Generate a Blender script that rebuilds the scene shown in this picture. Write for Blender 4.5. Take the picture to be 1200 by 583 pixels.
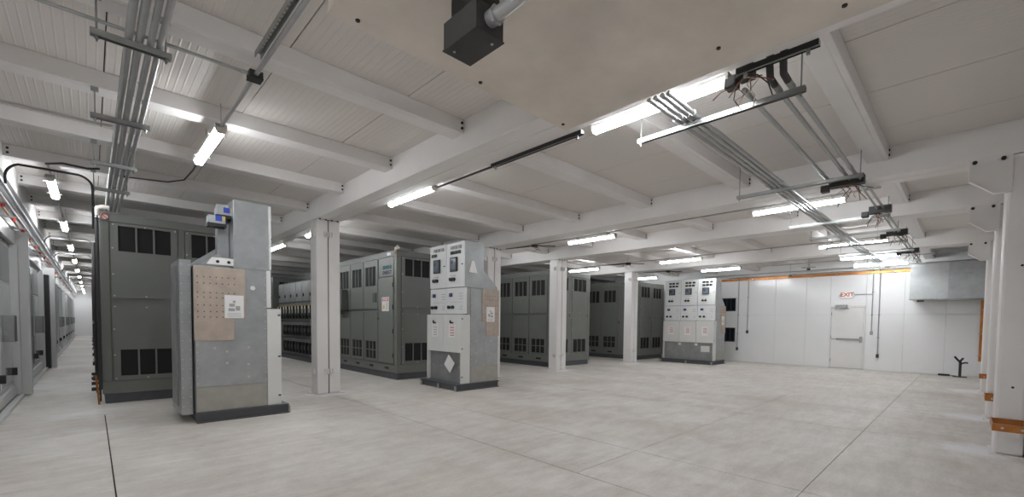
import bpy, math, random
from mathutils import Matrix, Vector
random.seed(7)
for o in list(bpy.data.objects): bpy.data.objects.remove(o, do_unlink=True)
sc = bpy.context.scene
C = sc.collection

# ------------------------------------------------------------------ camera
F, CX, CY, YAW, PITCH, ROLL, CAMH = 512.7275, 627.7226, 399.1641, .7928, -.0387, -.0123, 1.32
w = Vector((math.sin(YAW)*math.cos(PITCH), math.cos(YAW)*math.cos(PITCH), math.sin(PITCH)))
r = Vector((math.cos(YAW), -math.sin(YAW), 0)); d = w.cross(r)
cr, sr = math.cos(ROLL), math.sin(ROLL)
r2 = r*cr + d*sr; d2 = d*cr - r*sr
cam = bpy.data.cameras.new('camera'); co = bpy.data.objects.new('camera', cam); C.objects.link(co)
M4 = Matrix.Identity(4)
for i in range(3):
    M4[i][0] = r2[i]; M4[i][1] = -d2[i]; M4[i][2] = -w[i]
M4[2][3] = CAMH
co.matrix_world = M4
cam.sensor_fit = 'HORIZONTAL'; cam.sensor_width = 36; cam.lens = F/1200*36
cam.shift_x = (600-CX)/1200; cam.shift_y = (CY-291.5)/1200; cam.clip_start = .05; cam.clip_end = 200
sc.camera = co

# ------------------------------------------------------------------ world, exposure
wd = bpy.data.worlds.new('world'); sc.world = wd; wd.use_nodes = True
wd.node_tree.nodes['Background'].inputs[0].default_value = (.5, .5, .5, 1)
wd.node_tree.nodes['Background'].inputs[1].default_value = .05
sc.view_settings.view_transform = 'Standard'; sc.view_settings.look = 'None'
sc.view_settings.exposure = 0.0; sc.view_settings.gamma = 1; sc.view_settings.use_curve_mapping = False
LAMP = 57.0
sc.cycles.diffuse_bounces = 8


# ------------------------------------------------------------------ materials
def lin(c):
    return tuple((x/12.92 if x <= .04045 else ((x+.055)/1.055)**2.4) for x in (v/255 for v in c))
MATS = {}
def mat(name, rgb, rough=.5, metal=0., var=0., scale=4., bump=0., bscale=60., stretch=(1, 1, 1), spec=None):
    m = bpy.data.materials.new(name); m.use_nodes = True; nt = m.node_tree; b = nt.nodes['Principled BSDF']
    c = lin(rgb); b.inputs['Base Color'].default_value = (*c, 1)
    b.inputs['Roughness'].default_value = rough; b.inputs['Metallic'].default_value = metal
    if spec is not None: b.inputs['Specular IOR Level'].default_value = spec
    if var or bump:
        g = nt.nodes.new('ShaderNodeNewGeometry'); mp = nt.nodes.new('ShaderNodeMapping')
        mp.inputs['Scale'].default_value = stretch; nt.links.new(g.outputs['Position'], mp.inputs['Vector'])
    if var:
        n = nt.nodes.new('ShaderNodeTexNoise'); n.inputs['Scale'].default_value = scale; n.inputs['Detail'].default_value = 6
        n.inputs['Roughness'].default_value = .6
        rp = nt.nodes.new('ShaderNodeValToRGB'); rp.color_ramp.elements[0].position = .3; rp.color_ramp.elements[1].position = .7
        rp.color_ramp.elements[0].color = (*[x*(1-var) for x in c], 1); rp.color_ramp.elements[1].color = (*[min(1, x*(1+var)) for x in c], 1)
        nt.links.new(mp.outputs[0], n.inputs['Vector']); nt.links.new(n.outputs['Fac'], rp.inputs[0]); nt.links.new(rp.outputs[0], b.inputs['Base Color'])
    if bump:
        n2 = nt.nodes.new('ShaderNodeTexNoise'); n2.inputs['Scale'].default_value = bscale; n2.inputs['Detail'].default_value = 3
        bp = nt.nodes.new('ShaderNodeBump'); bp.inputs['Strength'].default_value = bump; bp.inputs['Distance'].default_value = .01
        nt.links.new(mp.outputs[0], n2.inputs['Vector']); nt.links.new(n2.outputs['Fac'], bp.inputs['Height']); nt.links.new(bp.outputs[0], b.inputs['Normal'])
    MATS[name] = m
    return m
def emis(name, rgb, s):
    m = bpy.data.materials.new(name); m.use_nodes = True; b = m.node_tree.nodes['Principled BSDF']
    c = lin(rgb); b.inputs['Base Color'].default_value = (*c, 1); b.inputs['Emission Color'].default_value = (*c, 1); b.inputs['Emission Strength'].default_value = s
    b.inputs['Roughness'].default_value = .4
    MATS[name] = m; return m

mat('white_steel', (226, 223, 221), .38, 0, .04, 1.5, .04, 30)
mat('white_joist', (224, 221, 219), .4, 0, .05, 2, .04, 25)
mat('wall_white', (232, 232, 232), .16, 0, .02, 1.2, .03, 3)
mat('wall_gap', (205, 204, 202), .6)
mat('door_paint', (222, 220, 218), .35, 0, .02, 3)
mat('dark_gap', (40, 38, 37), .9)
mat('galv', (166, 169, 170), .36, .65, .12, 5, .04, 40)
mat('galv_dull', (154, 156, 155), .45, .6, .16, 3, .03, 30)
mat('galv_bright', (186, 189, 189), .3, .8, .08, 6, .03, 60)
mat('galv_beige', (166, 164, 156), .45, .5, .08, 8)
mat('conduit', (172, 173, 173), .36, .65, .08, 8)
mat('strut', (158, 160, 158), .4, .8, .1, 10)
mat('light_grey', (206, 206, 203), .42, 0, .02, 3)
mat('panel_grey', (212, 213, 212), .4, 0, .02, 3)
mat('ansi_grey', (116, 118, 113), .42, 0, .05, 2)
mat('ansi_grey_dark', (84, 85, 81), .5, 0, .05, 2)
mat('skid', (86, 88, 92), .5, .2, .08, 6)
mat('black', (16, 16, 17), .5)
mat('vent_black', (20, 20, 19), .7)
mat('dark_box', (58, 57, 56), .55, .2, .08, 20, .05, 80)
mat('tan_plate', (170, 156, 144), .7, 0, .14, 7, .1, 30)
mat('paper', (222, 221, 219), .7, 0, .02, 20)
mat('ink', (158, 158, 160), .7)
mat('red', (188, 42, 36), .5); mat('yellow', (224, 178, 40), .5); mat('teal', (0, 92, 104), .7); mat('purple', (58, 44, 84), .7); mat('blue', (44, 66, 170), .4)
mat('orange_tag', (214, 140, 40), .6)
mat('screen', (92, 104, 116), .2)
mat('copper', (178, 116, 62), .35, .7, .22, 9)
mat('screw', (196, 196, 192), .35, .7)
mat('wire_red', (128, 84, 70), .6); mat('wire_white', (190, 180, 168), .6); mat('wire_black', (34, 32, 32), .6); mat('wire_brown', (120, 88, 66), .6)
mat('chrome', (190, 190, 190), .25, .9)
mat('glass_dark', (24, 30, 40), .08)
mat('pvc', (214, 208, 198), .45)
mat('steel_gloss', (206, 208, 208), .1, .2, .06, 2)
mat('frame_alu', (214, 214, 213), .28, .1, .03, 3)
mat('overhead', (214, 206, 196), .6, 0, .12, 1.6, .05, 12)
emis('lamp', (247, 251, 255), LAMP)
emis('exit_face', (240, 232, 226), .12)
mat('exit_red', (176, 58, 40), .5)

# concrete floor: mottling, trowel streaks, dark scuffs
def concrete():
    m = bpy.data.materials.new('concrete'); m.use_nodes = True; nt = m.node_tree; b = nt.nodes['Principled BSDF']
    g = nt.nodes.new('ShaderNodeNewGeometry')
    def noise(scale, stretch, detail=6, rough=.6):
        mp = nt.nodes.new('ShaderNodeMapping'); mp.inputs['Scale'].default_value = stretch; nt.links.new(g.outputs['Position'], mp.inputs['Vector'])
        n = nt.nodes.new('ShaderNodeTexNoise'); n.inputs['Scale'].default_value = scale; n.inputs['Detail'].default_value = detail; n.inputs['Roughness'].default_value = rough
        nt.links.new(mp.outputs[0], n.inputs['Vector']); return n.outputs['Fac']
    def ramp(fac, p0, c0, p1, c1):
        rp = nt.nodes.new('ShaderNodeValToRGB'); e = rp.color_ramp.elements
        e[0].position = p0; e[0].color = (*c0, 1); e[1].position = p1; e[1].color = (*c1, 1); nt.links.new(fac, rp.inputs[0]); return rp.outputs[0]
    def mul(a, bb, f=1.):
        mx = nt.nodes.new('ShaderNodeMix'); mx.data_type = 'RGBA'; mx.blend_type = 'MULTIPLY'; mx.inputs[0].default_value = f
        nt.links.new(a, mx.inputs[6]); nt.links.new(bb, mx.inputs[7]); return mx.outputs[2]
    base = ramp(noise(.55, (1, 1, 1)), .3, lin((214, 207, 199)), .7, lin((228, 225, 221)))
    st = ramp(noise(3.0, (.6, 2.0, 1), 12, .8), .34, (.78, .765, .75), .6, (1, 1, 1))
    st2 = ramp(noise(.9, (1, .6, 1), 8, .72), .34, (.82, .79, .76), .58, (1, 1, 1))
    fine = ramp(noise(45, (1, 1, 1), 4, .7), .3, (.92, .92, .92), .65, (1.0, 1.0, 1.0))
    scuff = ramp(noise(3.5, (.6, 2.2, 1), 9, .75), .28, (.6, .59, .58), .38, (1, 1, 1))
    col = mul(mul(mul(mul(base, st), st2), fine), scuff)
    # white paint overspray around the column feet (stains with a ragged outline)
    ns = noise(5, (1, 1, 1), 7, .7)
    for (x, y, sx, sy) in ((6.72, -.12, .36, .36), (9.2, -.1, .36, .4), (13.0, -.1, .4, .42), (2.99, 8.25, .4, .36), (9.32, 8.25, .45, .45), (13.1, 8.25, .42, .42), (5.95, 8.9, .3, .3)):
        su = nt.nodes.new('ShaderNodeVectorMath'); su.operation = 'SUBTRACT'; su.inputs[1].default_value = (x, y, 0); nt.links.new(g.outputs['Position'], su.inputs[0])
        dv = nt.nodes.new('ShaderNodeVectorMath'); dv.operation = 'DIVIDE'; dv.inputs[1].default_value = (sx, sy, 1); nt.links.new(su.outputs[0], dv.inputs[0])
        ln = nt.nodes.new('ShaderNodeVectorMath'); ln.operation = 'LENGTH'; nt.links.new(dv.outputs[0], ln.inputs[0])
        ad = nt.nodes.new('ShaderNodeMath'); ad.operation = 'MULTIPLY_ADD'; ad.inputs[1].default_value = 1.3; nt.links.new(ns, ad.inputs[0]); nt.links.new(ln.outputs['Value'], ad.inputs[2])
        mr = nt.nodes.new('ShaderNodeMapRange'); mr.inputs[1].default_value = 1.15; mr.inputs[2].default_value = 1.75; mr.inputs[3].default_value = .8; mr.inputs[4].default_value = 0
        nt.links.new(ad.outputs[0], mr.inputs[0])
        mx = nt.nodes.new('ShaderNodeMix'); mx.data_type = 'RGBA'; nt.links.new(mr.outputs[0], mx.inputs[0]); nt.links.new(col, mx.inputs[6]); mx.inputs[7].default_value = (*lin((234, 234, 238)), 1)
        col = mx.outputs[2]
    nt.links.new(col, b.inputs['Base Color'])
    rr = nt.nodes.new('ShaderNodeMapRange'); rr.inputs[3].default_value = .42; rr.inputs[4].default_value = .68
    nt.links.new(noise(1.7, (1, 1, 1)), rr.inputs[0]); nt.links.new(rr.outputs[0], b.inputs['Roughness'])
    bp = nt.nodes.new('ShaderNodeBump'); bp.inputs['Strength'].default_value = .08; bp.inputs['Distance'].default_value = .01
    nt.links.new(noise(28, (1, 2, 1), 5), bp.inputs['Height']); nt.links.new(bp.outputs[0], b.inputs['Normal'])
    MATS['concrete'] = m
concrete()

# ceiling sheet: fine ribs along Y
def ribbed():
    m = bpy.data.materials.new('ceiling_sheet'); m.use_nodes = True; nt = m.node_tree; b = nt.nodes['Principled BSDF']
    b.inputs['Base Color'].default_value = (*lin((213, 207, 202)), 1); b.inputs['Roughness'].default_value = .34
    g = nt.nodes.new('ShaderNodeNewGeometry'); s = nt.nodes.new('ShaderNodeSeparateXYZ'); nt.links.new(g.outputs['Position'], s.inputs[0])
    mu = nt.nodes.new('ShaderNodeMath'); mu.operation = 'MULTIPLY'; mu.inputs[1].default_value = 2*math.pi/.056; nt.links.new(s.outputs['X'], mu.inputs[0])
    si = nt.nodes.new('ShaderNodeMath'); si.operation = 'SINE'; nt.links.new(mu.outputs[0], si.inputs[0])
    pw = nt.nodes.new('ShaderNodeMapRange'); pw.inputs[1].default_value = .6; pw.inputs[2].default_value = 1; nt.links.new(si.outputs[0], pw.inputs[0])
    bp = nt.nodes.new('ShaderNodeBump'); bp.inputs['Strength'].default_value = .5; bp.inputs['Distance'].default_value = .004
    nt.links.new(pw.outputs[0], bp.inputs['Height']); nt.links.new(bp.outputs[0], b.inputs['Normal'])
    MATS['ceiling_sheet'] = m
ribbed()

# ------------------------------------------------------------------ mesh helpers
class MB:
    def __init__(s, sx=1): s.v = []; s.f = []; s.sx = sx
    def box(s, x0, x1, y0, y1, z0, z1):
        if s.sx < 0: x0, x1 = -x1, -x0
        if x0 > x1: x0, x1 = x1, x0
        if y0 > y1: y0, y1 = y1, y0
        n = len(s.v)
        s.v += [(x0,y0,z0),(x1,y0,z0),(x1,y1,z0),(x0,y1,z0),(x0,y0,z1),(x1,y0,z1),(x1,y1,z1),(x0,y1,z1)]
        s.f += [tuple(n+i for i in q) for q in ((0,3,2,1),(4,5,6,7),(0,1,5,4),(1,2,6,5),(2,3,7,6),(3,0,4,7))]
        return s
    def prism(s, poly, axis, a, b):
        # poly: list of 2D points; axis 'y' -> poly in (x,z); 'x' -> (y,z); 'z' -> (x,y)
        def P(p, t):
            if axis == 'y': q = (p[0]*s.sx, t, p[1])
            elif axis == 'x': q = (t*s.sx, p[0], p[1])
            else: q = (p[0]*s.sx, p[1], t)
            return q
        n = len(s.v); k = len(poly)
        s.v += [P(p, a) for p in poly] + [P(p, b) for p in poly]
        s.f += [tuple(n+i for i in range(k)), tuple(n+k+i for i in reversed(range(k)))]
        s.f += [(n+(i+1) % k, n+i, n+k+i, n+k+(i+1) % k) for i in range(k)]
        return s
    def tube(s, pts, r, n=8, cap=True):
        pts = [Vector((p[0]*s.sx, p[1], p[2])) for p in pts]; base = len(s.v); up = None
        for i, p in enumerate(pts):
            t = (pts[min(i+1, len(pts)-1)]-pts[max(i-1, 0)]).normalized()
            if up is None or abs(up.dot(t)) > .99:
                up = Vector((0, 0, 1)) if abs(t.z) < .9 else Vector((1, 0, 0))
            a = t.cross(up).normalized(); bb = a.cross(t).normalized(); up = bb
            for k in range(n):
                an = 2*math.pi*k/n; s.v.append(tuple(p + a*math.cos(an)*r + bb*math.sin(an)*r))
        for i in range(len(pts)-1):
            for k in range(n):
                s.f.append((base+i*n+k, base+i*n+(k+1) % n, base+(i+1)*n+(k+1) % n, base+(i+1)*n+k))
        if cap:
            s.f.append(tuple(base+k for k in reversed(range(n)))); e = base+(len(pts)-1)*n; s.f.append(tuple(e+k for k in range(n)))
        return s
    def mesh(s, name):
        import bmesh
        m = bpy.data.meshes.new(name); m.from_pydata(s.v, [], s.f)
        bm = bmesh.new(); bm.from_mesh(m); bmesh.ops.recalc_face_normals(bm, faces=bm.faces); bm.to_mesh(m); bm.free()
        return m
    def build(s, name, material, parent=None, loc=None, bevel=0, smooth=False):
        m = s.mesh(name); o = bpy.data.objects.new(name, m); C.objects.link(o)
        m.materials.append(MATS[material])
        if parent: o.parent = parent
        if loc: o.location = loc
        if bevel:
            b = o.modifiers.new('bevel', 'BEVEL'); b.width = bevel; b.segments = 2; b.limit_method = 'ANGLE'; b.angle_limit = .7
        if smooth:
            for p in m.polygons: p.use_smooth = True
            m.set_sharp_from_angle(angle=.7)
        return o
def tag(o, label, cat, group=None):
    o['label'] = label; o['category'] = cat
    if group: o['group'] = group
    return o
def struct(o, label=None):
    o['kind'] = 'structure'
    if label: o['label'] = label
    return o
def thing(name, label, cat, loc=(0, 0, 0), group=None):
    o = bpy.data.objects.new(name, None); C.objects.link(o); o.location = loc; o.empty_display_size = .1
    return tag(o, label, cat, group)
def linked(src, name, parent=None, loc=None):
    o = bpy.data.objects.new(name, src.data); C.objects.link(o)
    for md in src.modifiers:
        n = o.modifiers.new(md.name, md.type); n.width = md.width; n.segments = md.segments; n.limit_method = md.limit_method; n.angle_limit = md.angle_limit
    if parent: o.parent = parent
    if loc: o.location = loc
    return o
def copy_tree(o, parent=None):
    c = o.copy(); C.objects.link(c)
    if parent: c.parent = parent
    for ch in list(o.children): copy_tree(ch, c)
    return c
def text(name, s, size, material, parent, mat4, depth=.002, align='CENTER', bold=0.):
    cu = bpy.data.curves.new(name, 'FONT'); cu.body = s; cu.size = size; cu.extrude = depth; cu.align_x = align; cu.align_y = 'CENTER'; cu.offset = bold
    to = bpy.data.objects.new(name, cu); C.objects.link(to)
    dg = bpy.context.evaluated_depsgraph_get(); me = bpy.data.meshes.new_from_object(to.evaluated_get(dg))
    bpy.data.objects.remove(to, do_unlink=True)
    o = bpy.data.objects.new(name, me); C.objects.link(o); me.materials.clear(); me.materials.append(MATS[material])
    o.parent = parent; o.matrix_local = mat4; return o
def face_mx(x, y, z):   # text reading correctly on a surface that faces -X
    return Matrix(((0, 0, -1, x), (-1, 0, 0, y), (0, 1, 0, z), (0, 0, 0, 1)))
def face_my(x, y, z):   # surface that faces -Y
    return Matrix(((1, 0, 0, x), (0, 0, -1, y), (0, 1, 0, z), (0, 0, 0, 1)))
ORD = 'first second third fourth fifth sixth seventh eighth ninth tenth eleventh twelfth thirteenth fourteenth fifteenth sixteenth'.split()

# face boxes: a box on an axis-aligned face.  fr = ('x', plane, sign) or ('y', plane, sign); n is the outward distance
def fb(mb, fr, u0, u1, v0, v1, n0, n1):
    ax, p, sg = fr
    a, b = p+sg*n0, p+sg*n1
    if ax == 'x': mb.box(min(a, b), max(a, b), u0, u1, v0, v1)
    else: mb.box(u0, u1, min(a, b), max(a, b), v0, v1)
    return mb

# ================================================================== STRUCTURE
XL, XB, YR, YF, ZC = -.98, 16.95, -.46, 46.5, 3.45      # left wall, back wall, right wall, far wall, ceiling
G = [2.991, 6.847, 9.325, 13.12]                       # girder centre lines
GB, GW, YC = 3.115, .2042, 8.166
J0, JP, JW, JB = .73, 1.555, .21, 3.305

# floor
fl = struct(MB().box(XL-.2, XB+.2, YR-.2, YF+.2, -.25, -.012).build('floor', 'dark_gap'), 'pale concrete floor slabs with sawn joints')
def slab(x0, x1, y0, y1, g=.005):
    MB().box(x0+g, x1-g, y0+.0028, y1-.0028, -.012, 0).build('floor_slab', 'concrete', fl)
xs = [2.991, 3.975, 6.87, 9.33, 13.05, XB+.2]
for x0, x1 in ((XL-.2, .104), (.104, 2.991)):
    slab(x0, x1, YR-.2, 8.37)
slab(XL-.2, 2.991, 8.37, YF+.2)
for i in range(5):
    for y0, y1 in ((YR-.2, .895), (.895, 2.42), (2.42, 8.37), (8.37, YF+.2)):
        if i >= 3 and y0 == .895: continue
        if i >= 3 and y0 == 2.42: y0 = .895
        slab(xs[i], xs[i+1], y0, y1)
# ceiling with sheets and joists
ce = struct(MB().box(XL-.2, XB+.2, YR-.2, YF+.2, ZC+.035, ZC+.12).build('ceiling', 'dark_gap'), 'white ribbed metal ceiling sheets between white joists')
bays = [(-.72, [.115, 1.13, 2.14], 2.787), (3.195, [4.0, 5.0, 6.0], 6.643), (7.051, [8.1], 9.121), (9.529, [10.5, 11.5, 12.4], 12.916), (13.324, [14.3, 15.3, 16.2], XB)]
jy = [J0+JP*k for k in range(30)]
rows = [YR-.2] + [y+JW/2 for y in jy[:7]] + [YF]
for (a, cuts, b) in bays:
    xx = [a-.1]+cuts+[b+.1]
    for i in range(len(xx)-1):
        for k in range(len(rows)-1):
            MB().box(xx[i]+.004, xx[i+1]-.004, rows[k], rows[k+1]-.003, ZC, ZC+.035).build('ceiling_panel', 'ceiling_sheet', ce)
for bi, (a, cuts, b) in enumerate(bays):
    x0, x1 = a-.02, b+.02
    jm = MB()
    jm.box(x0, x1, 0, .05, JB, ZC); jm.box(x0, x1, .05, JW, JB, JB+.03); jm.box(x0, x1, JW-.05, JW, JB+.03, ZC)   # joist: closed trough section
    src = None; bs = None
    for k, y in enumerate(jy):
        if bi not in (0,) and y > 26: break
        if src is None: src = jm.build('joist', 'white_joist', ce, (0, y, 0), .006); o = src
        else: o = linked(src, 'joist', ce, (0, y, 0))
        if y < 20:
            if bs is None:
                bm_ = MB()
                for xe, s_ in ((x0+.05, 1), (x1-.05, -1)):
                    for z in (ZC-.045, ZC-.1):
                        bm_.tube([(xe, .0, z), (xe, -.012, z)], .014, 6)
                bs = bm_.build('bolt_pair', 'black', o)
            else: linked(bs, 'bolt_pair', o)

# walls
wb = struct(MB().box(XB+.02, XB+.2, YR-.2, YF+.2, 0, ZC).build('wall_back', 'wall_gap'), 'glossy white panelled wall with the exit door')
def wp(y0, y1, z0, z1): MB().box(XB, XB+.02, y0+.002, y1-.002, z0+.002, z1-.002).build('wall_panel', 'wall_white', wb, None, .003)
ycuts = [YR, .44, 1.35]
DY0, DY1, DZ = 2.27, 3.21, 2.0
for y0, y1 in ((YR, .44), (.44, 1.35), (1.35, DY0), (DY1, 3.9), (3.9, 4.85), (4.85, 7.2), (7.2, 9.6), (9.6, 12)):
    wp(y0, y1, 0, 1.72); wp(y0, y1, 1.72, ZC)
wp(DY0, DY1, DZ, ZC); wp(12, YF, 0, ZC)
wr = struct(MB().box(XL-.2, XB+.2, YR-.2, YR-.02, 0, ZC).build('wall_right', 'wall_gap'), 'white panelled wall behind the right-hand columns')
for i in range(15):
    x = XL+i*1.2
    MB().box(x+.002, x+1.198, YR-.02, YR, 0, ZC).build('wall_panel', 'wall_white', wr)
wl = struct(MB().box(XL-.25, XL-.02, YR, YF, 0, ZC).build('wall_left', 'wall_white'), 'white wall behind the corridor enclosures')
wf = struct(MB().box(XL-.2, XB+.2, YF, YF+.2, 0, ZC).build('wall_far', 'wall_white'), 'white wall closing the end of the corridor')

# door in the back wall
dr = struct(MB().box(XB-.025, XB+.02, DY0, DY1, DZ-.05, DZ).box(XB-.025, XB+.02, DY0, DY0+.045, 0, DZ-.05).box(XB-.025, XB+.02, DY1-.045, DY1, 0, DZ-.05).build('door_1', 'door_paint', None, None, .004), 'white steel exit door with a push bar')
MB().box(XB-.008, XB+.03, DY0+.05, DY1-.05, .01, DZ-.055).build('door_leaf', 'door_paint', dr, None, .004)
pb = MB().box(XB-.05, XB-.008, DY0+.09, DY1-.2, .905, .965).build('push_bar', 'chrome', dr, None, .006)
MB().box(XB-.075, XB-.008, DY0+.06, DY0+.13, .84, 1.03).build('latch_case', 'chrome', dr, None, .008)
MB().box(XB-.02, XB-.008, DY1-.45, DY1-.055, .925, .945).build('push_bar_rail', 'chrome', dr)
MB().box(XB-.09, XB-.025, DY1-.47, DY1-.15, DZ-.06, DZ+.03).build('door_closer', 'strut', dr, None, .006)
MB().tube([(XB-.1, DY1-.3, DZ-.07), (XB-.16, DY1-.42, DZ-.08), (XB-.02, DY1-.5, DZ-.09)], .012).build('closer_arm', 'strut', dr)
MB().box(XB-.04, XB+.02, DY0, DY1, 0, .012).build('threshold', 'strut', dr)
for z in (.25, 1.0, 1.75): MB().tube([(XB-.03, DY1-.05, z-.05), (XB-.03, DY1-.05, z+.05)], .008).build('hinge', 'chrome', dr)

# two small dark windows beside the far switchgear
for n, (z0, z1) in enumerate(((1.87, 2.36), (.72, 1.25))):
    wi = struct(MB().box(XB-.02, XB, 6.2, 6.85, z0, z0+.03).box(XB-.02, XB, 6.2, 6.85, z1-.03, z1).box(XB-.02, XB, 6.2, 6.23, z0+.03, z1-.03).box(XB-.02, XB, 6.82, 6.85, z0+.03, z1-.03).build('window_%d' % (n+1), 'dark_box'),
                ('upper' if n == 0 else 'lower')+' small dark window beside the far switchgear')
    MB().box(XB-.006, XB, 6.23, 6.82, z0+.03, z1-.03).build('pane', 'glass_dark', wi)
    for k in range(3): MB().box(XB-.014, XB-.006, 6.37+.15*k, 6.385+.15*k, z0+.03, z1-.03).build('mullion', 'dark_box', wi)

# kerb strip under the corridor enclosures
struct(MB().box(-.87, -.8, 6.0, YF, 0, .05).build('trim_1', 'frame_alu', None, None, .004), 'pale kerb rail below the corridor enclosures')

# ------------------------------------------------------------------ girders and columns
GLAB = ['white double steel girder above the nearest column', 'white double steel girder second from the camera', 'white double steel girder third from the camera', 'white double steel girder fourth from the camera']
for gi, gx in enumerate(G):
    t = thing('steel_girder', GLAB[gi], 'girder', (gx, 0, GB), 'main ceiling girders')
    for s in (-1, 1):
        MB().box(min(s*.003, s*GW), max(s*.003, s*GW), YR, YF, 0, ZC+.03-GB).build('beam', 'white_steel', t, None, .008)
    for s in (-1, 1):
        for y in (YC-.03,):
            for dx in (.05, .15): MB().tube([(s*dx, y, .004), (s*dx, y, -.02)], .014, 6).build('bolt', 'black', t)
tag(MB().box(XL, -.73, YR, YF, GB, ZC+.03).build('edge_girder', 'white_steel', None, None, .008), 'white steel edge girder above the left corridor enclosures', 'girder')
CLAB = ['white steel column nearest the camera, beside the open floor', 'white steel column hidden partly behind the light grey switchgear', 'white steel column in front of the wide grey transformer enclosure', 'white steel column just left of the three-section switchgear']
for gi, gx in enumerate(G):
    t = thing('steel_column', CLAB[gi], 'column', (gx, YC, 0), 'columns along the equipment rows')
    MB().box(-.0048, .0048, .012, .29, .012, GB-.004).build('joint_strip', 'dark_gap', t)
    for s in (-1, 1):
        MB().box(min(s*.005, s*GW), max(s*.005, s*GW), 0, .3, .012, GB-.002).build('post', 'white_steel', t, None, .018)
        MB().box(min(s*.002, s*(GW+.05)), max(s*.002, s*(GW+.05)), -.05, .35, 0, .012).build('base_plate', 'white_steel', t)
        for z in (.36, 2.8):
            MB().box(min(s*.01, s*.075), max(s*.01, s*.075), -.035, 0, z, z+.02).box(min(s*.01, s*.03), max(s*.01, s*.03), -.035, 0, z+.02, z+.1).box(min(s*.055, s*.075), max(s*.055, s*.075), -.035, 0, z+.02, z+.1).build('clip', 'white_steel', t, None, .004)
            if s < 0: MB().box(-GW-.035, -GW, .05, .12, z, z+.02).box(-GW-.035, -GW, .05, .065, z+.02, z+.1).box(-GW-.035, -GW, .105, .12, z+.02, z+.1).build('clip', 'white_steel', t, None, .004)
RLAB = ['white steel column at the right edge of the picture, nearest wall column', 'white steel wall column second from the right edge', 'white steel wall column third from the right edge, below the duct']
for gi, gx in enumerate(G[1:]):
    t = thing('steel_column', RLAB[gi], 'column', (gx, -.455, 0), 'columns along the right wall')
    for s in (-1, 1):
        MB().box(min(s*.005, s*GW), max(s*.005, s*GW), 0, .22, .012, GB-.002).build('post', 'white_steel', t, None, .03)
        MB().box(min(s*.002, s*(GW+.03)), max(s*.002, s*(GW+.03)), 0, .25, 0, .012).build('base_plate', 'white_steel', t)
    gp = MB().prism([(.5, GB), (.18, GB), (.18, 2.74), (.31, 2.74), (.5, 2.9)], 'x', -GW-.02, -GW).build('gusset_plate', 'white_steel', t, None, .004)
    fl_ = [(.5, 2.9), (.31, 2.74), (.18, 2.74)]
    MB().prism(fl_ + [(.18, 2.725), (.315, 2.725), (.5, 2.88)], 'x', -GW-.07, -GW).build('gusset_flange', 'white_steel', t, None, .003)
    for y in (.46, .25): MB().tube([(-GW-.035, y, GB-.035), (-GW-.02, y, GB-.035)], .022, 6).build('bolt', 'black', t)
    for z, y in ((.72, .1), (1.97, .08)): MB().tube([(-GW-.004, y, z), (-GW, y, z)], .012, 8).build('screw_hole', 'black', t)
    # copper ground bar bracket around the column foot
    c = thing('copper_ground_bar', ['copper ground bar wrapped low around the nearest wall column', 'copper ground bar low on the second wall column', 'copper ground bar low on the third wall column'][gi], 'ground bar', (gx, -.455, .33), 'copper bars on the wall columns')
    MB().box(-GW-.5, -GW-.49, .0, .25, .0, .07).build('bar', 'copper', c, None, .003)
    MB().box(-GW-.014, -GW-.001, .0, .25, .0, .06).build('bar', 'copper', c, None, .003)
    MB().box(-GW-.49, -GW-.014, .242, .25, .0, .07).build('end_bar', 'copper', c, None, .003); MB().box(-GW-.49, -GW-.014, .0, .012, .0, .07).build('end_bar', 'copper', c, None, .003)
    for y in (.05, .18): MB().tube([(-GW-.508, y, .035), (-GW-.5, y, .035)], .012, 6).build('bolt', 'screw', c)

# ------------------------------------------------------------------ the big boxed-in soffit above the camera
t = thing('ceiling_soffit', 'stained beige flat box hanging overhead at the top of the picture', 'soffit', (0, 0, 3.08))
MB().box(.985, 3.06, -.4, 2.67, .008, .33).build('body', 'overhead', t)
MB().box(.98, 3.065, -.4, 2.675, 0, .008).build('bottom_sheet', 'overhead', t, None, .002)
for x, y in ((1.125, 2.6), (2.03, 2.6), (2.95, 2.6), (2.82, 1.185), (2.92, .54)): MB().tube([(x, y, 0), (x, y, -.008)], .014, 8).build('screw', 'black', t)
t = thing('junction_box', 'dark grey junction box hanging under the beige overhead box', 'junction box', (1.47, 1.95, 2.8))
MB().box(-.09, .09, -.145, .145, .006, .15).build('body', 'dark_box', t, None, .003)
MB().box(-.094, .094, -.149, .149, 0, .006).build('lid', 'dark_box', t)
MB().box(-.07, .09, -.11, .1, .15, .28).build('mounting_box', 'black', t)
for x, y in ((-.05, .1), (.05, -.1)): MB().tube([(x, y, 0), (x, y, -.004)], .008, 8).build('screw', 'screw', t)
MB().tube([(0, -.145, .08), (0, -.19, .08)], .04, 16).tube([(0, -.19, .08), (0, -.205, .08)], .048, 6).build('conduit_hub', 'conduit', t, None, 0, True)
MB().tube([(0, -.2, .08), (0, -.6, .09), (0, -1.2, .1)], .032, 16).build('conduit', 'conduit', t, None, 0, True)

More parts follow.
